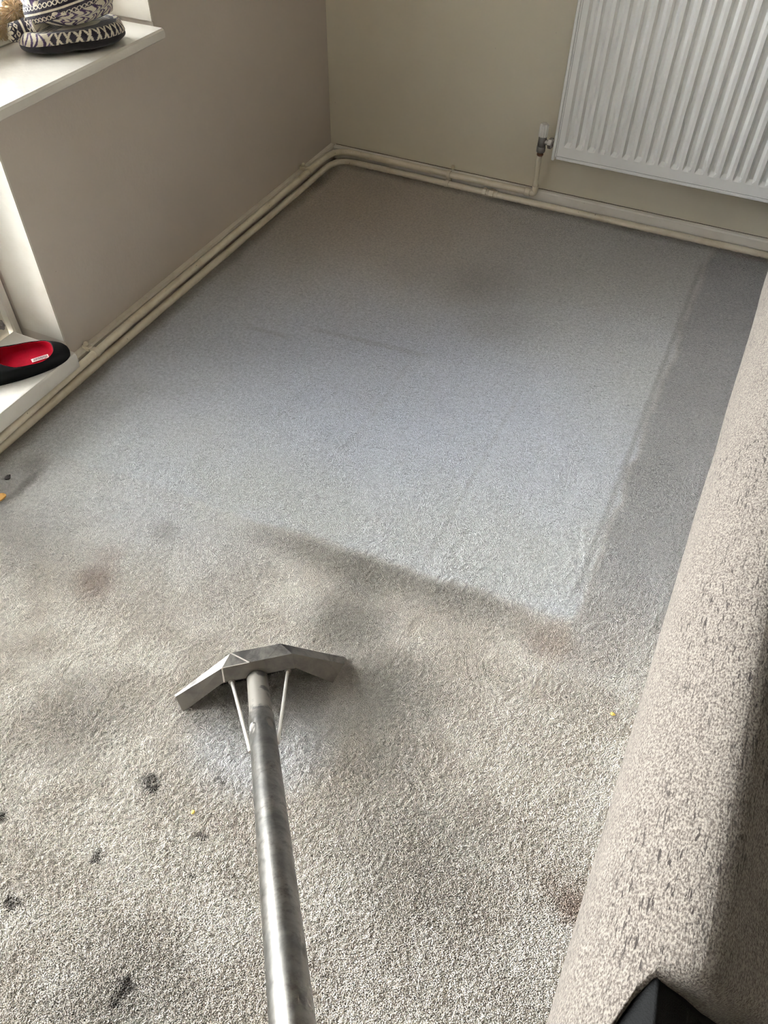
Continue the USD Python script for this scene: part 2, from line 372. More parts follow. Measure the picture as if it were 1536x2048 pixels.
part('door_stop', box(-.20, -.140, DY1 - .075, DY1 - .03, .08, DZ1 - .05, .005), 'frame', d)
for z0, z1 in ((.06, .16), (DZ1 - .09, DZ1 - .03)): part('door_rail', box(-.20, -.15, DY0 + .045, DY1 - .07, z0, z1, .004), 'frame', d)
part('door_pane', box(-.178, -.174, DY0 + .045, DY1 - .07, .15, DZ1 - .08), 'glass', d, smooth=False)
part('door_latch', lump((-.134, DY1 - .050, .122), (.006, .009, .011), 5, amp=.8), 'grey_metal', d)

# ------------------------------------------------------------------ carpet pile
def tuft_patch(size, step, seed):
    r = np.random.default_rng(seed); n = round(size / step); step = size / n
    ico = trimesh.creation.icosphere(0, 1.0); iv, jf = np.array(ico.vertices), np.array(ico.faces)
    gx, gy = np.meshgrid((np.arange(n) + .5) * step, (np.arange(n) + .5) * step); k = gx.size
    c = np.stack([gx.ravel() + r.uniform(-.45, .45, k) * step, gy.ravel() + r.uniform(-.45, .45, k) * step, r.uniform(.0046, .0062, k)], 1)
    q = c * [1, 1, 0]; az = r.uniform(0, 2 * np.pi, k); lean = np.radians(4 + 40 * meshkit.noise(q * 230, seed + 5) + r.uniform(0, 22, k))
    edge = np.clip(np.minimum(np.minimum(c[:, 0], size - c[:, 0]), np.minimum(c[:, 1], size - c[:, 1])) / .012, 0, 1)
    c[:, 2] += .0032 * edge * (meshkit.noise(q * 240, seed + 9) - .5)
    ax = np.stack([np.sin(lean) * np.cos(az), np.sin(lean) * np.sin(az), np.cos(lean)], 1)
    u = np.stack([-np.sin(az), np.cos(az), 0 * az], 1); w = np.cross(ax, u)
    L = r.uniform(.0013, .0022, k); R = r.uniform(.00074, .00105, k)
    v = c[:, None] + iv[None, :, :1] * (R[:, None] * u)[:, None] + iv[None, :, 1:2] * (R[:, None] * w)[:, None] + iv[None, :, 2:] * (L[:, None] * ax)[:, None]
    f = jf[None] + (np.arange(k) * len(iv))[:, None, None]
    return trimesh.Trimesh(v.reshape(-1, 3) - [size / 2, size / 2, 0], f.reshape(-1, 3), process=False)
TS, STEP = .20, .0017
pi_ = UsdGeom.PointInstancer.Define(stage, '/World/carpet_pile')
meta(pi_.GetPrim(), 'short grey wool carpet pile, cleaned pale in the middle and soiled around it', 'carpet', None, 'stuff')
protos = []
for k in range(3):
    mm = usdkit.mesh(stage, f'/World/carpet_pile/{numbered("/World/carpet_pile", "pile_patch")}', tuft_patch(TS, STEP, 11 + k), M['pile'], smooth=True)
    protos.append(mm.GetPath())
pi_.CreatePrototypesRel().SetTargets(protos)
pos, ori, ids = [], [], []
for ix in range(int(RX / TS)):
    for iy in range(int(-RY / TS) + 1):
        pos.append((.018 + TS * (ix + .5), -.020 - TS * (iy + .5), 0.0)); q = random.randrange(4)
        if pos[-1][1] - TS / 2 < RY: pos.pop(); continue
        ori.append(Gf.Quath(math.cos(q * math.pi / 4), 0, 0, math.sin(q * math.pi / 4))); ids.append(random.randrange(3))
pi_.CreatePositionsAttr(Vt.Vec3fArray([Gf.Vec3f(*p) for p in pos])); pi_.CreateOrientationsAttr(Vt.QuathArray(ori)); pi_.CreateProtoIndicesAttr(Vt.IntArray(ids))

# ------------------------------------------------------------------ sofa (large, near)
SP = np.array([(1.500, .02), (1.478, .15), (1.432, .32), (1.406, .42), (1.399, .49), (1.403, .525), (1.416, .555), (1.440, .584), (1.460, .598),
               (1.4715, .602), (1.481, .598), (1.492, .587), (1.518, .556), (1.560, .503), (1.63, .43), (1.70, .402)])
arc = np.r_[0, np.cumsum(np.linalg.norm(np.diff(SP, axis=0), axis=1))]
fine = np.linspace(0, arc[-1], 70); SPF = np.stack([np.interp(fine, arc, SP[:, 0]), np.interp(fine, arc, SP[:, 1])], 1)
cs = CubicSpline(arc, SP); SPF = cs(fine)
sofa = thing('sofa', 'pale grey melange fabric sofa with rounded back and black leather corner', 'sofa', (1.75, -1.1, 0))
def y_end(x, z=1.0): return np.where((z < .5), -2.40, 1) * np.where(z < .5, 1, 0) + np.where(z < .5, 0, 1) * np.interp(x, [1.3995, 1.42, 1.43, 1.4353, 1.4454, 1.453, 1.465, 1.49, 1.52, 1.70], [-2.40, -2.262, -2.226, -2.212, -2.193, -2.190, -2.187, -2.183, -2.170, -2.165])
rows = []
S_FAR = -.14
ts = np.r_[np.linspace(0, .985, 60), [.99, .995, 1.0]]
for t in ts:
    y = S_FAR + (y_end(SPF[:, 0], np.where(SPF[:, 0] > 1.5, 1.0, SPF[:, 1])) - S_FAR) * t
    rows.append(np.stack([SPF[:, 0], y, SPF[:, 1]], 1))
for k, (dy, dz) in enumerate(((.004, .001), (.009, .005), (.012, .011), (.0135, .022), (.013, .05), (.012, .12))):   # the end turns down
    q = rows[len(ts) - 1].copy(); q[:, 1] -= dy; q[:, 2] = np.maximum(q[:, 2] - dz, .02); rows.append(q)
V = np.array(rows)
tt = meshkit.fbm(V.reshape(-1, 3) * [14, 5, 14], 3, 3).reshape(V.shape[:2])
V[..., 0] += (tt - .5) * .006 + .012 * np.maximum(V[..., 1] + 1.95, 0); V[..., 2] += (tt - .5) * .004 * (V[..., 2] > .3)
part('backrest', grid_mesh(V), 'fabric', sofa, smooth=60)
part('backrest_end', box(1.49, 1.72, S_FAR - .002, S_FAR + .02, .02, .43, .008), 'fabric', sofa)
part('seat_base', box(1.62, 2.28, -2.20, S_FAR, .05, .24, .02), 'fabric', sofa)
for k in range(2):
    y0 = -2.19 + k * 1.025; part('seat_cushion', box(1.66, 2.30, y0, y0 + 1.02, .242, .40, .035), 'fabric', sofa, smooth=60)
for x in (1.50, 2.20):
    for y in (-2.12, -.24): part('foot', lathe([(.018, 0), (.024, .055)], (x, y, 0.004), seg=16), 'leather', sofa)
# leather-covered corner under the fabric's end
def leather_corner():
    rows = []
    for y, drop in ((-2.18, .022), (-2.195, .008), (-2.205, -.001), (-2.24, -.003), (-2.33, .006), (-2.37, .05), (-2.385, .12)):
        pk = np.array([1.449 + (-2.205 - y) * .10, .584 - drop])
        rows.append([(1.50, y, .02), (1.452, y, .30), (1.4075, y, .47 - drop), (1.413, y, .530 - drop), (1.430, y, .564 - drop), (pk[0] - .006, y, pk[1] - .005), (pk[0], y, pk[1]), (pk[0] + .006, y, pk[1] - .005),
                     (1.475, y, .560 - drop), (1.50, y, .53 - drop), (1.55, y, .46 - drop), (1.62, y, .38), (1.69, y, .25), (1.69, y, .02)])
    V = np.array(rows, float)
    from scipy.ndimage import zoom
    V = np.stack([zoom(V[..., k], (5, 4), order=1) for k in range(3)], -1)
    return grid_mesh(V, False)
lc = part('leather_corner', leather_corner(), 'leather', sofa, smooth=50, label='black leather corner at the sofa end')

# ------------------------------------------------------------------ radiator
RXL, RXR, RZB, RZT, RYF, RYB = .796, 1.876, .195, .795, -.100, -.040
rad = thing('radiator', 'white double panel radiator with vertical flutes on the cream wall', 'radiator', ((RXL + RXR) / 2, -.07, RZB))
PITCH, X0, CH_T, CH_B, DEP = .0337, .819, .0245, .0105, .0105
NF = int((RXR - .02 - X0) / PITCH)
ZC0, ZC1 = RZB + .032, RZT - .032
def fluted_panel():
    xs = [RXL + .006]; kinds = ['flat']
    cols = [(RXL + .006, 0.0)]
    for k in range(NF):
        a = X0 + k * PITCH
        cols += [(a, 0), (a + .0010, .0012), (a + .0052, DEP - .0012), (a + .0064, DEP), (a + .0155, DEP), (a + .0170, DEP - .001), (a + CH_T - .0015, .0010), (a + CH_T, 0)]
    cols.append((RXR - .006, 0))
    zs = [(RZB + .004, 0), (ZC0, 0), (ZC0 + .002, .12), (ZC0 + .0115, .92), (ZC0 + .0145, 1), (ZC1 - .0145, 1), (ZC1 - .0115, .92), (ZC1 - .002, .12), (ZC1, 0), (RZT - .004, 0)]
    V = np.array([[(x, RYF + d * s, z) for x, d in cols] for z, s in zs])
    return grid_mesh(V)
part('front_panel', fluted_panel(), 'radiator', rad, smooth=25)
t = .0025
for x in (RXL + .002, RXR - .0058): part('panel_rim', box(x, x + .0038, RYF - .0005, RYF + .012, RZB + .001, RZT, .0008), 'radiator', rad)
part('bottom_flange', box(RXL + .006, RXR - .006, RYF - .002, RYF + .010, RZB - .005, RZB + .0035, .0016), 'radiator', rad)
part('seam', join(box(RXL + .0055, RXR - .006, RYF - .0005, RYF + .004, RZB + .0034, RZB + .0050), box(RXL + .0056, RXL + .0068, RYF - .0005, RYF + .004, RZB, RZT)), 'radiator_seam', rad)
part('side_cover', box(RXL - .0075, RXL + .0015, RYF - .003, RYB + .01, RZB - .010, RZT, .0022), 'radiator', rad)
part('side_cover', box(RXR - .001, RXR + .0075, RYF - .003, RYB + .01, RZB - .010, RZT, .0022), 'radiator', rad)
part('rear_panel', box(RXL + .004, RXR - .004, RYB, RYB + .010, RZB, RZT, .003), 'radiator', rad)
part('top_grille', join(*[box(RXL + .01 + k * .03, RXL + .02 + k * .03, RYF + .006, RYB + .006, RZT - .004, RZT) for k in range(35)]), 'radiator', rad)
part('convector_fin', join(*[box(RXL + .03 + k * .034, RXL + .032 + k * .034, RYF + .011, RYB, RZB + .05, RZT - .05) for k in range(30)]), 'radiator', rad)
for x in (RXL + .15, RXR - .15): part('wall_bracket', box(x - .015, x + .015, RYB + .008, -.001, RZB + .06, RZB + .40, .002), 'radiator', rad)

# ------------------------------------------------------------------ heating pipes
def unproj(u, v, axis, val):
    d = CAM_ROT @ np.array([(u - 768) / FOCAL_PX, -(v - 1024) / FOCAL_PX, -1]); return CAM_POS + (val - CAM_POS[axis]) / d[axis] * d
PR = .0098
PXL = .034                                     # distance of the pipes from the window wall
up_z, lo_z = .0440, .0150
up = [(PXL + .013, -2.4, .034), (PXL + .011, -1.62, .035), (PXL, -1.14, .040), (PXL - .002, -.23, .043), (PXL - .003, -.032, .0445), (.20, -.031, .0440), (.45, -.031, .0435), (.58, -.030, .0435), (.738, -.030, .0435), (.7385, -.034, .070)]
lo = [(PXL + .012, -2.4, .013), (PXL + .010, -1.62, .013), (PXL + .006, -1.14, .013), (PXL + .004, -.23, .0125), (PXL + .003, -.034, .013), (.20, -.033, .013), (.45, -.034, .013), (.62, -.034, .0128), (1.02, -.033, .0125), (1.46, -.032, .013), (1.95, -.032, .013)]
pu = thing('heating_pipe', 'upper cream painted heating pipe that turns up to the radiator valve', 'pipe', (PXL, -.03, up_z))
part('pipe_run', tube(rounded_path(up, [.0, .0, .02, .075, .0, .0, .0, .016]), PR, 18), 'pipe', pu)
part('riser', tube(rounded_path([(.7382, -.033, .060), (.7385, -.038, .085), (.742, -.058, .165), (.7433, -.0598, .182)], [.03, .02]), .0078, 16), 'pipe', pu)
part('elbow', join(lathe([(.0112, 0), (.0125, .002), (.0125, .016), (.0112, .018)], (.706, -.030, .0435), (1, 0, 0)), lump((.732, -.031, .0455), (.0125, .0125, .0125), 3, amp=.1)), 'pipe', pu)
plo = thing('heating_pipe', 'lower cream painted heating pipe running on along the skirting under the radiator', 'pipe', (PXL, -.03, lo_z))
part('pipe_run', tube(rounded_path(lo, [.0, .0, .02, .08, .0, .0, .0, .0, 0]), PR + .0004, 18), 'pipe', plo)
cx = .592
part('compression_fitting', join(lathe([(.0115, 0), (.0150, .001), (.0150, .012), (.0125, .013)], (cx - .022, -.034, .0128), (1, 0, 0), 6),
     lathe([(.0125, 0), (.0125, .010)], (cx - .010, -.034, .0128), (1, 0, 0)), lathe([(.0125, 0), (.0160, .001), (.0160, .015), (.0122, .017)], (cx, -.034, .0128), (1, 0, 0), 6),
     lathe([(.0118, 0), (.0118, .012)], (cx + .016, -.034, .0128), (1, 0, 0))), 'pipe', plo, label='compression nut joint on the lower pipe')
def clip(label, centers, axis, wall_dir):
    c0 = np.array(centers[0]); t = thing('pipe_clip', label, 'pipe clip', c0, 'pipe clips')
    for c in centers:
        c = np.array(c); part('clip_ring', ring_band(c, axis, PR, PR + .0030, .012), 'pipe', t)
    wd = np.array(wall_dir, float)
    post = c0 + wd * .016
    if abs(wd[0]) > 0:
        part('clip_base', box(.0005, .028, c0[1] - .008, c0[1] + .008, c0[2] + .000, c0[2] + .013, .003), 'pipe', t)
        part('screw_boss', lathe([(.006, 0), (.006, .010), (.004, .013)], (.010, c0[1], c0[2] + .010), (.35, 0, .94), 12), 'pipe', t)
    else:
        part('clip_base', box(c0[0] - .006, c0[0] + .006, -.030, -.0005, c0[2] - .030, c0[2] - .008, .002), 'pipe', t)
        part('screw_boss', lathe([(.0055, 0), (.0055, .010), (.004, .012)], (c0[0] + .006, -.012, c0[2] + .012), (0, -.3, .95), 12), 'pipe', t)
clip('cream pipe clip on the window wall beside the slipper ledge', [(PXL + .0015, -1.285, .0385)], (0, 1, 0), (-1, 0, 0))
clip('cream pipe clip on the window wall close to the room corner', [(PXL - .002, -.215, .0432)], (0, 1, 0), (-1, 0, 0))
clip('cream double pipe clip joining both pipes on the radiator wall', [(.448, -.031, .0435), (.446, -.034, .013)], (1, 0, 0), (0, 1, 0))

# radiator valve
VX, VY = .7435, -.060
val = thing('radiator_valve', 'small radiator valve with white cap and grey metal body', 'valve', (VX, VY, .176))
part('lower_nut', lathe([(.0095, 0), (.0125, .002), (.0135, .006), (.0135, .016), (.0125, .018)], (VX, VY, .183), seg=12), 'grey_metal', val)
part('valve_body', lathe([(.0105, 0), (.0120, .003), (.0120, .024), (.0110, .030)], (VX, VY, .201), seg=24), 'grey_metal', val)
a = np.linspace(0, 2 * np.pi, 60, endpoint=False)
capr = .0128 + .0008 * np.sign(np.cos(a * 10))
part('cap', grid_mesh(np.array([[(VX + r * s * math.cos(x), VY + r * s * math.sin(x), z) for x, r in zip(a, capr)] for s, z in ((.8, .229), (1, .230), (1.0, .256), (.96, .262), (.72, .265))]), True, True), 'plastic', val, label='white ribbed plastic cap')
part('tail_pipe', lathe([(.0075, 0), (.0075, .012), (.0098, .013), (.0098, .018), (.007, .019), (.007, .045)], (VX + .009, VY, .215), (1, -.12, 0), 18), 'chrome', val)
part('union_nut', lathe([(.0095, 0), (.0150, .0015), (.0150, .012), (.0115, .014)], (VX + .020, VY - .002, .215), (1, -.12, 0), 6), 'chrome', val, label='shiny hexagonal union nut')
part('olive', lathe([(.0085, 0), (.0100, .003), (.0085, .009)], (VX, VY - .0005, .174), seg=18), 'copper', val, label='tarnished copper olive')

# ------------------------------------------------------------------ cleaning wand
wand = thing('cleaning_wand', 'steel carpet cleaning wand with hooded head resting on the carpet', 'carpet cleaning wand', (.86, -1.87, 0))
Z = .007
P = {k: np.array(v) for k, v in dict(A0=(.7520, -1.9648, .034), B0=(.7660, -1.9717, .0045), A1=(.8160, -1.9094, .088), A2=(.9041, -1.8369, .088), A3=(.9738, -1.7878, .032),
     B1=(.8207, -1.9172, .060), B2=(.9134, -1.8441, .060), B3=(.9654, -1.8158, .0058), C0=(.7489, -1.9624, .0337), C1=(.8135, -1.8802, .089), C2=(.8776, -1.8292, .089), C3=(.9640, -1.7712, .0225),
     S0=(.7354, -1.9473, .004), S3=(.9539, -1.7603, .004)).items()}
P['D1'] = P['A1'] + (P['A2'] - P['A1']) * .385; P['D2'] = P['A1'] + (P['A2'] - P['A1']) * .655
SL = lambda u: P['S0'] + (P['S3'] - P['S0']) * u
def faces(polys):
    V, F = [], []
    for poly in polys:
        n = len(V); V += [P[k] if isinstance(k, str) else k for k in poly]
        F += [(n, n + i, n + i + 1) for i in range(1, len(poly) - 1)]
    return np.array(V), np.array(F)
def sheet(polys, th, mat, name, label=None):
    """folded sheet metal: each facet a thin plate of its own with a slight round at the fold"""
    ms = []
    for poly in polys:
        v = np.array([P[k] if isinstance(k, str) else k for k in poly]); c = v.mean(0)
        nrm = np.cross(v[1] - v[0], v[2] - v[0]); nrm /= np.linalg.norm(nrm)
        if nrm @ (CAM_POS - c) < 0: nrm = -nrm
        ins = v + (c - v) / np.linalg.norm(c - v, axis=1, keepdims=True) * .0006
        ms.append(trimesh.convex.convex_hull(np.vstack([ins, v - nrm * .0005, v - nrm * th])))
    part(name, join(*ms), mat, wand, smooth=False, label=label)
sheet([('C0', 'C1', 'D1', 'A1', 'A0')], .0018, 'head_top', 'hood_wing')
sheet([('C1', 'C2', 'D2', 'D1')], .0018, 'head_top', 'hood_crown')
sheet([('C2', 'C3', 'A3', 'A2', 'D2')], .0018, 'head_top', 'hood_wing')
lift = lambda k, z: P[k] + np.array([0, 0, z])
sheet([('A0', 'A1', 'B1', 'B0')], .0018, 'head', 'front_band')
sheet([('A1', 'A2', 'B2', 'B1')], .0018, 'head', 'front_band')
sheet([('A2', 'A3', 'B3', 'B2')], .0018, 'head', 'front_band')
R1, R2 = P['C1'] * [1, 1, .62], P['C2'] * [1, 1, .62]
V, F = faces([('S0', 'C0', 'C1', 'C2', 'C3', 'S3')]); V2, F2 = faces([('B0', 'B1', R1, 'S0'), ('B1', 'B2', R2, R1), ('B2', 'B3', 'S3', R2)])
part('hood_back', (V, F), 'head', wand, smooth=False); part('hood_underside', (V2, F2), 'head', wand, smooth=False)
s_dir = (P['S3'] - P['S0']) / np.linalg.norm(P['S3'] - P['S0']); n_dir = np.array([s_dir[1], -s_dir[0], 0])
def bar(a, b, off0, off1, z0, z1):
    pts = [q + n_dir * o + np.array([0, 0, z - q[2]]) for q in (a, b) for o in (off0, off1) for z in (z0, z1)]
    return trimesh.convex.convex_hull(np.array(pts))
part('slot_lip', bar(P['S0'] + s_dir * .022, P['S3'] - s_dir * .022, -.004, .001, .003, .010), 'head', wand, smooth=False)
part('slot_gap', bar(P['S0'] + s_dir * .024, P['S3'] - s_dir * .024, .001, .005, .003, .008), 'dark', wand, smooth=False, label='dark suction slot under the hood')
for a_, b_, rr in (('C1', 'D1', .0013), ('A1', 'B1', .0013), ('D1', 'A1', .0007)): part('edge_highlight', tube(np.linspace(P[a_], P[b_], 4), rr, 8), 'rod', wand, label='added bright rod for the highlight along a fold')  # thin bright rods added to stand for edge highlights on the folds
T0, T1 = np.array([.8560, -1.8766, .0450]), np.array([1.2220, -2.3300, .4650])
tdir = (T1 - T0) / np.linalg.norm(T1 - T0)
T2 = T0 + tdir * 1.02                                        # goes on past the frame to the grip
LJ = .185                                                    # where the neck enters the tube
part('neck', tube(np.linspace(T0 - tdir * .012, T0 + tdir * (LJ + .06), 12), .0172, 36), 'neck', wand, label='scuffed inner neck of the tube')
def main_tube():
    n = np.cross(tdir, [0, 0, 1.0]); n /= np.linalg.norm(n); b = np.cross(n, tdir)   # b points up
    a = np.linspace(0, 2 * np.pi, 96, endpoint=False); rows = []
    ss = np.r_[np.linspace(.160, .30, 71), np.linspace(.31, 1.02, 30)]
    for s in ss:
        r = np.full(96, .0190) - .0017 * (s < .1605)
        for c, s0 in ((math.pi / 2 - .85, .196), (math.pi / 2 + .85, .190)):           # two crimped dents where the neck is clamped
            da = (a - c + math.pi) % (2 * math.pi) - math.pi
            edge = s0 + .010 * (da / .5) ** 2
            k = np.clip((s - edge) / .003, 0, 1) * np.clip((s0 + .055 - s) / .05, 0, 1) * np.exp(-(da / .42) ** 4)
            r = r - .0032 * k
        rows.append(T0 + s * tdir + r[:, None] * (np.cos(a)[:, None] * n + np.sin(a)[:, None] * b))
    return grid_mesh(np.array(rows), True)
part('tube', main_tube(), 'tube', wand, smooth=40)
part('grip', tube([T2 - tdir * .16, T2 - tdir * .005], .0225, 28), 'rubber', wand)
nrm = np.cross(tdir, [0, 0, 1.0]); nrm /= np.linalg.norm(nrm)
for top, s, side in ((P['B1'] + (P['B2'] - P['B1']) * .10 + [0, 0, -.004], LJ + .068, 1), (P['B1'] + (P['B2'] - P['B1']) * .88 + [0, 0, -.004], LJ + .060, -1)):
    end = T0 + tdir * s + side * nrm * .0190
    part('strut_rod', tube(np.linspace(top, end, 6), .0027, 12), 'rod', wand)
    part('rod_end', lump(top, (.006, .006, .006), 2, amp=.1), 'head', wand)

# ------------------------------------------------------------------ slipper
def slipper():
    heel, ax = np.array([.052, -1.368, PL]), np.array([-.64, -.77, 0]); ax /= np.linalg.norm(ax); lat = np.array([-ax[1], ax[0], 0])
    t = thing('slipper', 'black rubber slipper with red lining on the white threshold ledge', 'slipper', heel + ax * .12)
    N = 72; th = np.linspace(0, 2 * np.pi, N, endpoint=False)
    W = lambda a_, b_, z: heel + a_ * ax + b_ * lat + np.array([0, 0, z])
    def outline(ca, sa, sb, p=2.3):
        c, s = np.cos(th), np.sin(th)
        return ca - sa * np.sign(c) * np.abs(c) ** (2 / p), sb * np.sign(s) * np.abs(s) ** (2 / p)
    oa, ob = outline(.135, .135, .054); ia, ib = outline(.094, .064, .046, 2.6)
    ob = ob * np.interp(oa, [0, .06, .19, .27], [.86, .92, 1.04, .9])
    rim = np.interp(ia, [.03, .06, .12, .155], [.031, .027, .030, .042])
    rows = []
    for k, (m_, z, s) in enumerate(((0, .0005, .965), (0, .004, .99), (0, .012, 1.0), (.06, .019, 1.0), (.22, .024, 1), (.5, .0265, 1), (.85, .0280, 1), (1.0, .0285, 1))):
        ca, cb = (oa - .135) * s + .135, ob * s
        zz = z + (rim - .0285) * m_ ** 1.5 + (np.maximum(oa - .13, 0) * .10 * math.sin(math.pi * min(m_ * 1.0, 1)) if k > 2 else 0)
        rows.append(np.array([W(x, y, q) for x, y, q in zip(ca * (1 - m_) + ia * m_, cb * (1 - m_) + ib * m_, np.broadcast_to(zz, (N,)))]))
    inner = []
    for s, dz in ((1.0, .0), (.975, .0012), (.95, -.001)):
        inner.append(np.array([W(.094 + (x - .094) * s, y * s, q + dz) for x, y, q in zip(ia, ib, rim)]))
    part('upper', grid_mesh(np.array(rows + inner[1:])), 'rubber', t, smooth=50) if False else part('upper', grid_mesh(np.array(rows + inner[1:]), True), 'rubber', t, smooth=50)
    part('sole', grid_mesh(np.array([rows[0] * 1.0, rows[0] + [0, 0, .0005]]), True, True), 'rubber', t)
    lin = [inner[-1]]
    for s, z in ((.97, .024), (.955, .018), (.94, .0135), (.89, .0112), (.6, .0105), (.2, .0105)):
        lin.append(np.array([W(.094 + (x - .094) * s, y * s, z) for x, y in zip(ia, ib)]))
    lin.append(np.repeat(lin[-1].mean(0)[None], N, 0))
    part('lining', grid_mesh(np.array(lin), True), 'red', t, smooth=60, label='red textile lining and insole')
    part('rim_edge', tube(np.vstack([inner[-1], inner[-1][:1]]), .0011, 8, False), 'red', t)
    # cloth label with two rows of black marks
    lc_, la, lb = W(.066, .004, .0122), .019, .0065
    e1, e2 = ax * math.cos(.12) + lat * math.sin(.12), -ax * math.sin(.12) + lat * math.cos(.12)
    def quad(c, a_, b_, h0, h1):
        return trimesh.convex.convex_hull(np.array([c + sa * a_ * e1 + sb * b_ * e2 + np.array([0, 0, h]) for sa in (-1, 1) for sb in (-1, 1) for h in (h0, h1)]))
    lb_ = part('size_label', quad(lc_, la, lb, 0, .0006), 'label', t, smooth=False, label='pale cloth label inside the slipper')
    mk = []; r = np.random.default_rng(4)
    for row in (-1, 1):
        x = -.016
        while x < .014:
            w_ = r.uniform(.0003, .0010); mk.append(quad(lc_ + e1 * (x + w_) + e2 * row * .0024, w_, r.uniform(.0009, .0020), .0006, .0009)); x += 2 * w_ + r.uniform(.0002, .0006)
    part('print', join(*mk), 'ink', lb_, smooth=False)
    part('stud', lump(W(.163, .030, .046), (.0022, .0022, .0016), 1, amp=.1), 'black_dot', t)
slipper()

# ------------------------------------------------------------------ knitted hats on the sill
g = G(); at_ = g.add('attribute', attribute='tint') + '.color'
knit_h = g.noise(330, 2, .6)
M['knit'] = g.make('fair_isle_knit', base_color=at_, roughness=.9, sheen_weight=.3, normal=g.bump(knit_h, .002, .7))
M['fleece'] = plain('black_fleece', (.012, .010, .013), .95, sheen_weight=.25)
M['wool_tan'] = plain('tan_wool_yarn', (.50, .36, .20), .9, sheen_weight=.3)
M['wool_purple'] = plain('purple_wool', (.16, .03, .24), .9, sheen_weight=.3)
CREAM, PURP, NAVY = np.array([.66, .60, .47]), np.array([.065, .032, .10]), np.array([.022, .016, .032])
def fair_isle(u, v, order=(0, 1, 2, 3, 4)):
    """u in stitches around, v in rows: bands of crosses, diamonds, leaves and stripes"""
    u = np.asarray(u); v = np.asarray(v); band = np.array(order)[np.floor(v / 11).astype(int) % len(order)]; y = v % 11
    tri = lambda p, w: np.abs((p % w) - w / 2)
    leaf = (np.abs(tri(u + 2.5 * np.sin(v * .6), 9.5) - y * .42) < .95)
    cross = (np.abs(tri(u, 6) - np.abs(y - 5.5) * .62) < .8) & (np.abs(y - 5.5) < 4)
    dia = (tri(u, 8) + np.abs(y - 5.5) < 4.0) & ~((tri(u, 8) + np.abs(y - 5.5)) < 1.6)
    stripe = (np.abs(y - 5.5) > 2.2)
    zig = np.abs(tri(u, 7) - y * .5) < 1.2
    on = np.choose(band, [leaf, cross, stripe, dia, zig])
    light_ground = np.choose(band, [np.ones_like(on), np.zeros_like(on), np.zeros_like(on), np.zeros_like(on), np.ones_like(on)]).astype(bool)
    light = np.where(light_ground, ~on, on)
    light = np.where(band == 2, (np.abs(y - 5.5) < 1.9), light)
    dark = np.where((band == 0)[..., None], PURP, NAVY)
    return np.where(light[..., None], CREAM, dark)
E1 = np.array([.765, .644, 0]); E2 = np.array([-.644, .765, 0]); UPV = np.array([0, 0, 1.0])
def blob(center, ra, rb, h0, h1, rowsN, colsN, p=2.4, fold=0.0, seed=1, tilt=0.0, bend=None):
    """rounded flattened cushion-like shell as a grid, from its underside edge to the top; returns points, u, v"""
    ph = np.linspace(-.5 * np.pi, .5 * np.pi, rowsN); th = np.linspace(0, 2 * np.pi, colsN, endpoint=False)
    PH, TH = np.meshgrid(ph, th, indexing='ij')
    f = lambda x, e: np.sign(x) * np.abs(x) ** e
    rr = f(np.cos(PH), .55); a_ = ra * rr * f(np.cos(TH), .9); b_ = rb * rr * f(np.sin(TH), .9)
    z = np.where(PH < 0, -f(np.sin(-PH), .8) * h0, f(np.sin(np.maximum(PH, 0)), .8) * h1)
    pts = np.asarray(center) + a_[..., None] * E1 + b_[..., None] * E2 + z[..., None] * UPV
    n = meshkit.fbm(pts * 17 + seed * 3.1, 3, seed) - .5
    dirv = pts - np.asarray(center); dirv /= np.linalg.norm(dirv, axis=-1, keepdims=True) + 1e-9
    pts = pts + dirv * (n * .022)[..., None]
    if fold: pts = pts + dirv * (np.cos(PH * 6 + 1.2 * np.sin(TH * 2 + seed)) * fold * np.cos(PH))[..., None]
    if tilt: pts[..., 2] += tilt * (a_ / ra)
    return pts, TH, PH
def knit_part(name, pts, U, V, parent, label=None, order=(0, 1, 2, 3, 4)):
    m = grid_mesh(pts, True); part(name, m, 'knit', parent, smooth=True, color=fair_isle(U, V, order).reshape(-1, 3), label=label)
E1 = np.array([.62, .785, 0]); E2 = np.array([-.785, .62, 0])
HC = np.array([-.058, -1.004, SILL])
h1 = thing('knitted_hat', 'folded fair isle knitted hat with black fleece lining, lowest on the windowsill', 'knitted hat', HC)
pts, TH, PH = blob(HC + [0, 0, .026], .106, .060, .020, .030, 90, 420, seed=2, fold=.002)
pts[..., 2] = np.clip(pts[..., 2], SILL + .006, SILL + .042)
leafy = (np.sin(TH * 2.0 + .6) > .35)
knit_part('hat_body', pts, TH / (2 * np.pi) * 210, 1 + (PH + np.pi / 2) * 9 + np.where(leafy, 44, 0), h1)
pts, TH, PH = blob(HC + [0, 0, .015], .107, .063, .0138, .013, 40, 160, seed=2)
pts[..., 2] = np.maximum(pts[..., 2], SILL + .0012)
part('fleece_lining', grid_mesh(pts, True), 'fleece', h1, smooth=True, label='black fleece lining')
C2 = HC + [0.0, 0.0, .088] + E1 * .014 + E2 * .004
h2 = thing('knitted_hat', 'crumpled purple and cream patterned knitted hat with tan pompom, on top of the other hat', 'knitted hat', C2 - [0, 0, .05])
pts, TH, PH = blob(C2, .091, .057, .040, .075, 150, 480, seed=5, fold=.005)
pts[..., 2] = np.maximum(pts[..., 2], SILL + .0475)
knit_part('hat_body', pts, TH / (2 * np.pi) * 210, np.maximum(4 + (PH + np.pi / 2) * 22 + 5 * np.sin(TH + 2.2) + 4 * np.sin(3 * TH), 0), h2, order=(1, 2, 0, 0, 0, 0, 0))
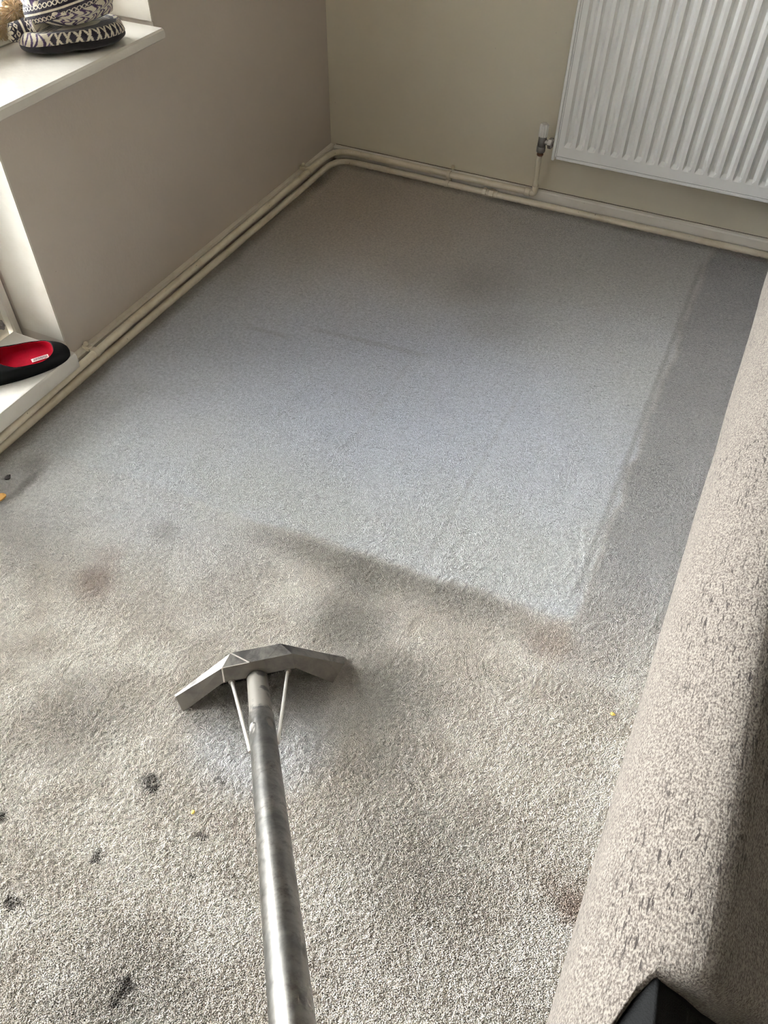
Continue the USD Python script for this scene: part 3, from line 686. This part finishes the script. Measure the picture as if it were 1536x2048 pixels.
# turned-up band across the front
ub, vb = np.meshgrid(np.linspace(0, 1, 260), np.linspace(0, 1, 90))
ang = -np.pi * (.96 - ub * .80); rA, rB = .091 + .007 * np.sin(vb * np.pi), .060 + .008 * np.sin(vb * np.pi)
bp = C2 + (rA * np.cos(ang))[..., None] * E1 + (rB * np.sin(ang))[..., None] * E2 + (-.040 + vb * .046 + .048 * ub)[..., None] * UPV
bp = bp + (meshkit.fbm(bp * 20, 2, 9) - .5)[..., None] * .010 * np.array([.5, -.5, .4])
bp[..., 2] = np.maximum(bp[..., 2], SILL + .0475)
part('turned_up_band', grid_mesh(bp), 'knit', h2, smooth=True, color=fair_isle(ub * 130, vb * 43, order=(1, 2, 1, 2)).reshape(-1, 3))
# tail that tapers to the left and carries the pompom
tl = np.array([unproj(84, 49, 0, -.085), unproj(58, 58, 0, -.110), unproj(32, 64, 0, -.124), unproj(15, 66, 0, -.130)])
cs = CubicSpline(np.linspace(0, 1, 4), tl); tp = cs(np.linspace(0, 1, 60)); tr = np.interp(np.linspace(0, 1, 60), [0, .5, .9, 1], [.027, .020, .016, .007])
tm = tube(tp, tr, 120)
uu, vv = np.meshgrid(np.linspace(0, 60, 120), np.linspace(0, 55, 60)); cc = np.vstack([fair_isle(uu, vv).reshape(-1, 3), [CREAM, CREAM]])
part('tail', tm, 'knit', h2, smooth=True, color=cc)
def pompom(name, c, r, seed, mat, parent, n=900, label=None):
    rg = np.random.default_rng(seed); ms = []
    d = rg.normal(size=(n, 3)); d /= np.linalg.norm(d, axis=1, keepdims=True)
    V, F = [], []
    for k in range(n):
        q = d[k] + rg.normal(size=3) * .12; q[2] -= .15; q /= np.linalg.norm(q)
        u = np.cross(q, [.3, .5, .8]); u /= np.linalg.norm(u); w_ = np.cross(q, u); L = r * rg.uniform(.85, 1.08); rad_ = .0011
        i = len(V)
        for s, rr in ((.35, rad_), (.75, rad_ * 1.15), (1.0, rad_ * .5)):
            p0 = np.asarray(c) + q * L * s - np.array([0, 0, .004]) * s * s
            for x in (0, 2.09, 4.19): V.append(p0 + rr * (math.cos(x) * u + math.sin(x) * w_))
        for a_ in (0, 3):
            for b_ in range(3):
                x0, x1 = i + a_ + b_, i + a_ + (b_ + 1) % 3; F += [(x0, x1, x1 + 3), (x0, x1 + 3, x0 + 3)]
        F.append((i + 6, i + 7, i + 8))
    part(name, join(trimesh.Trimesh(np.array(V), np.array(F), process=False), lump(c, (r * .7,) * 3, seed)), mat, parent, smooth=True, label=label)
PC = unproj(32, 22, 0, -.140)
pompom('pompom', PC, .030, 3, 'wool_tan', h2, label='tan wool pompom')
pompom('pompom', unproj(-2, 50, 0, -.150), .024, 4, 'wool_tan', h2)
part('purple_tassel', join(*[tube(CubicSpline([0, .5, 1], np.array([PC + E1 * .030 + E2 * .02 + UPV * .03, PC + E1 * (.034 + .004 * k) + E2 * .012 + UPV * .012, PC + E1 * (.030 + .006 * k) + E2 * .004 + UPV * -.006]))(np.linspace(0, 1, 8)), .004, 8) for k in range(4)]), 'wool_purple', h2, label='purple wool tassel')

# ------------------------------------------------------------------ crumbs on the carpet
def crumb(name, label, cat, xy, size, seed, mat):
    m = part(name, lump((xy[0], xy[1], .0075 + size[2]), size, seed, 1, .7), mat, None, False, label, cat)
crumb('crumb', 'small yellow crumb on the carpet close to the sofa', 'crumb', (1.4423 - .030, -1.667), (.0045, .003, .002), 1, 'crumb_yellow')
crumb('crumb', 'orange-brown crumb on the carpet by the window side edge of the photo', 'crumb', (.150, -1.735), (.009, .012, .004), 2, 'crumb_orange')
crumb('grit', 'dark grey bit of grit on the carpet beside the window wall', 'grit', (.120, -1.684), (.005, .007, .003), 3, 'crumb_dark')
crumb('crumb', 'tiny pale yellow crumb on the soiled carpet left of the wand tube', 'crumb', (.878, -2.104), (.003, .003, .0015), 4, 'crumb_yellow')
for p in list(stage.Traverse()):
    if p.HasAuthoredCustomData() and 'at' in p.GetCustomData(): p.ClearCustomDataByKey('at')
